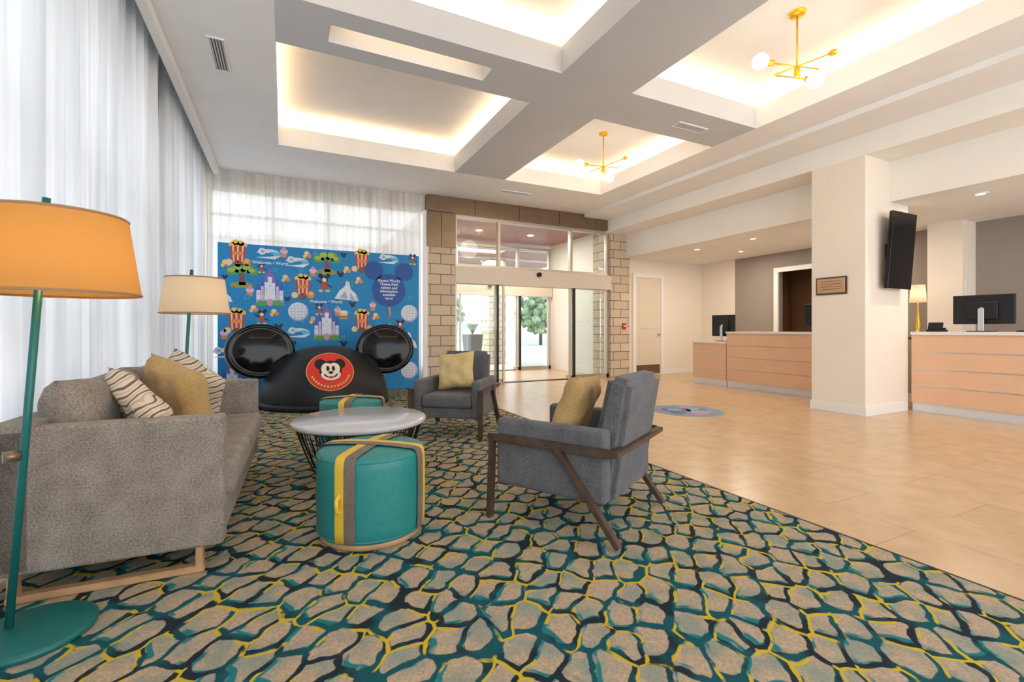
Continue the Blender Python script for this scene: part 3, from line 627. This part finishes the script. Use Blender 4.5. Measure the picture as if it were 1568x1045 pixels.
for p in((-.23,2.38),(.2,2.27),(1.73,2.42),(.22,1.07),(1.48,1.00),(-.85,.75)): wave(*p,.95)
for p in((.22,1.42),(2.12,1.42),(2.12,.35),(-.3,.5)): ball(*p,1.0)
mount(1.0,1.78,1.2); mount(-.88,1.66,.8); mount(.9,.5,1.1); mount(2.1,.9,1)
for p in((.63,1.90,1.1),(1.95,1.15,.9),(.55,1.45,.7),(.1,.75,1),(-.33,1.30,.9),(2.18,2.42,.7),(-.33,2.12,.6)): char(*p)
for p in((.05,1.62,.4),(1.1,1.55,.45),(-.08,1.15,.5),(.95,.85,.5),(.9,2.08,.5),(.95,2.42,.4),(-.85,1.95,.35)): mouse(*p)
for p in((.02,2.0),(1.5,1.38),(1.0,2.2),(.45,1.3),(-.5,1.0),(-.15,1.42),(-.45,1.48),(.35,2.42),(1.2,2.02),(-.85,2.2)): A(circ(p[0],p[1],.04,n=12),'cream',1);A(circ(p[0]+.04,p[1]-.04,.035,n=12),'orange',2); A(circ(p[0]-.03,p[1]-.055,.03,n=12),'yellow',2)
for p in((-.5,1.75),(.45,2.12),(.85,1.45),(-.86,1.05),(1.75,1.15),(1.45,1.55),(0,2.42)): cupc(*p,1)
A(rect(.95,1.36,.13,.11),'yellow',1);A(circ(.95,1.42,.07,sz=.5,n=14),'white',2);A(rect(.95,1.34,.13,.03),'red',2)
for k in range(34): sparkle(random.uniform(-.9,2.25),random.uniform(.1,2.45),random.uniform(.04,.08))
A(circ(1.74,1.84,.30,n=40),'royal',5);A(circ(1.47,2.19,.17,n=30),'royal',5);A(circ(2.02,2.19,.17,n=30),'royal',5)
A([(1.72,1.53),(1.76,1.53),(1.78,1.40),(1.72,1.28),(1.75,1.4)],'orange',5)
cols={'yellow':(.80,.55,.12),'red':(.55,.05,.04),'white':(.72,.80,.90),'navy':(.01,.02,.08),'orange':(.70,.27,.08),'lilac':(.36,.42,.72),'blue':(.03,.12,.55),'pink':(.65,.3,.5),'brown':(.2,.09,.04),'green':(.10,.35,.07),'olive':(.3,.3,.08),'sky':(.12,.50,.82),'royal':(.008,.08,.36),'cream':(.80,.64,.42),'lime':(.36,.52,.12),'violet':(.25,.12,.5),'pinkl':(.7,.52,.7),'muralb':(.004,.23,.56)}
mu=empty('mural_banner',(0,8.74,.006))
boxes('panel',[(-.95,2.30,0,.03,.01,2.51)],mat('mural_blue',(.004,.235,.56),.6,nscale=2,namt=.05),mu)
art_mesh('artwork',I,cols,mu,lambda x,z,l:(x,-.0015*l,z))
wt=M['art_white']
text('title_1','Welcome \u2022 World',.07,wt,mu,(-.2,-.009,2.22)); text('title_2','Welcome \u2022 World',.07,wt,mu,(.66,-.009,1.60))
text('balloon_text','Resort World\nTheme Park\ntickets and\ninformation\navailable\nhere!',.068,wt,mu,(1.74,-.012,1.85),sp=.95)
boxes('stand_feet',[(x-.03,x+.03,-.12,.03,-.0,.02) for x in (-.8,.6,2.1)],matte,mu)
# ---------------------------------------------------------------- giant ear hat
hx,hy=.58,7.62; a_,b_,c_=.91,.88,.87
ht=empty('giant_mouse_ear_hat',(hx,hy,.008))
P=[]
for i in range(25):
    t=math.pi/2*i/24; P.append((math.cos(t)**.90,math.sin(t)**1.0))
lathe('dome',[(0,0),(.985,0),(1.0,.02)]+[(r,.06+z*(c_-.06)) for r,z in P][1:],matte,ht,seg=72,sx=a_,sy=b_)
lathe('brim_band',[(.96,0),(1.01,.005),(1.02,.05),(1.0,.09),(.97,.09)],matte,ht,seg=72,sx=a_,sy=b_)
for s,n in((-1,'ear_left'),(1,'ear_right')):
    e2=lathe(n,[(0,.125),(.12,.122),(.24,.112),(.33,.095),(.36,.09),(.375,.10),(.405,.095),(.425,.06),(.43,0),(.425,-.06),(.40,-.085),(.3,-.10),(0,-.10)],black,ht,(s*.885,.03,.80),72,(math.radians(84),0,math.radians(-s*8)),1.05,.92)
rod('ear_joint_left',(-.6,.05,.45),(-.82,.05,.6),.1,matte,ht); rod('ear_joint_right',(.6,.05,.45),(.82,.05,.6),.1,matte,ht)
E=[]
def B(p,c,l): E.append((p,c,l))
def mapE(u,v,l):
    x=u; v0=.56+v*.86
    th=math.asin(max(-1,min(1,(v0-.06)/(c_-.06)))) if v0<c_-.002 else math.pi/2
    r=math.cos(th)**.90
    y=-b_*math.sqrt(max(0,r*r-(x/a_)**2))
    n=Vector((x/a_**2,y/b_**2,max(.05,(v0-.06))/c_**2)).normalized()
    p=Vector((x,y,v0))+n*(.006+.003*l); return p
def fill(cx,cz,R,c,l,sz=1):
    n=40; rr=[0,.25,.5,.75,1]
    for k in range(4):
        for i in range(n):
            a=2*math.pi*i/n;b=2*math.pi*(i+1)/n
            q=[(cx+R*rr[k]*math.cos(a),cz+R*sz*rr[k]*math.sin(a)),(cx+R*rr[k+1]*math.cos(a),cz+R*sz*rr[k+1]*math.sin(a)),(cx+R*rr[k+1]*math.cos(b),cz+R*sz*rr[k+1]*math.sin(b)),(cx+R*rr[k]*math.cos(b),cz+R*sz*rr[k]*math.sin(b))]
            if k==0: q=q[1:3]+[(cx,cz)]
            B(q,c,l)
fill(0,-.04,.31,'yellow',0,.93); fill(0,-.04,.30,'redem',1,.93)
fill(-.125,.075,.075,'blackem',2); fill(.125,.075,.075,'blackem',2); fill(0,-.02,.145,'blackem',2)
fill(-.045,-.0,.075,'face',3,1.2); fill(.045,-.0,.075,'face',3,1.2); fill(0,-.085,.125,'face',3,.66)
fill(-.035,.005,.02,'blackem',4,1.9); fill(.035,.005,.02,'blackem',4,1.9); fill(0,-.055,.03,'blackem',4,.7)
for i in range(9):
    a=math.radians(205+i*130/8); x=.085*math.cos(a); z=-.06+.065*math.sin(a)
    B(circ(x,z,.012,n=8),'blackem',4)
fill(0,-.125,.035,'redem',4,.5)
for i in range(15):
    a=math.radians(200+i*140/14); x=.245*math.cos(a); z=-.04+.225*math.sin(a)
    B(rect(x,z,.022,.03),'yellow',3)
art_mesh('emblem',E,{'yellow':(.85,.6,.1),'redem':(.72,.03,.02),'blackem':(.005,.005,.005),'face':(.85,.78,.68)},ht,mapE)
# ---------------------------------------------------------------- world, camera
w=bpy.data.worlds.new('World'); S.world=w; w.use_nodes=True; nt=w.node_tree
bg=nt.nodes['Background']; tc=nt.nodes.new('ShaderNodeTexCoord'); sp=nt.nodes.new('ShaderNodeSeparateXYZ'); nt.links.new(tc.outputs['Generated'],sp.inputs[0])
c=ramp(nt,sp.outputs[2],[(0,(.97,.955,.935)),(.25,(.91,.94,.99)),(.8,(.64,.79,1))]); nt.links.new(c,bg.inputs['Color']); bg.inputs['Strength'].default_value=2.85
cam=bpy.data.cameras.new('camera'); cam.sensor_width=36; cam.lens=715/1568*36; cam.shift_y=-17.5/1568; cam.clip_start=.05
co=bpy.data.objects.new('camera',cam); co.location=(0,0,H); co.rotation_euler=(math.pi/2,0,-math.atan2(.4388,.8986)); link(co); S.camera=co
S.view_settings.view_transform='Standard'; S.view_settings.exposure=0.33
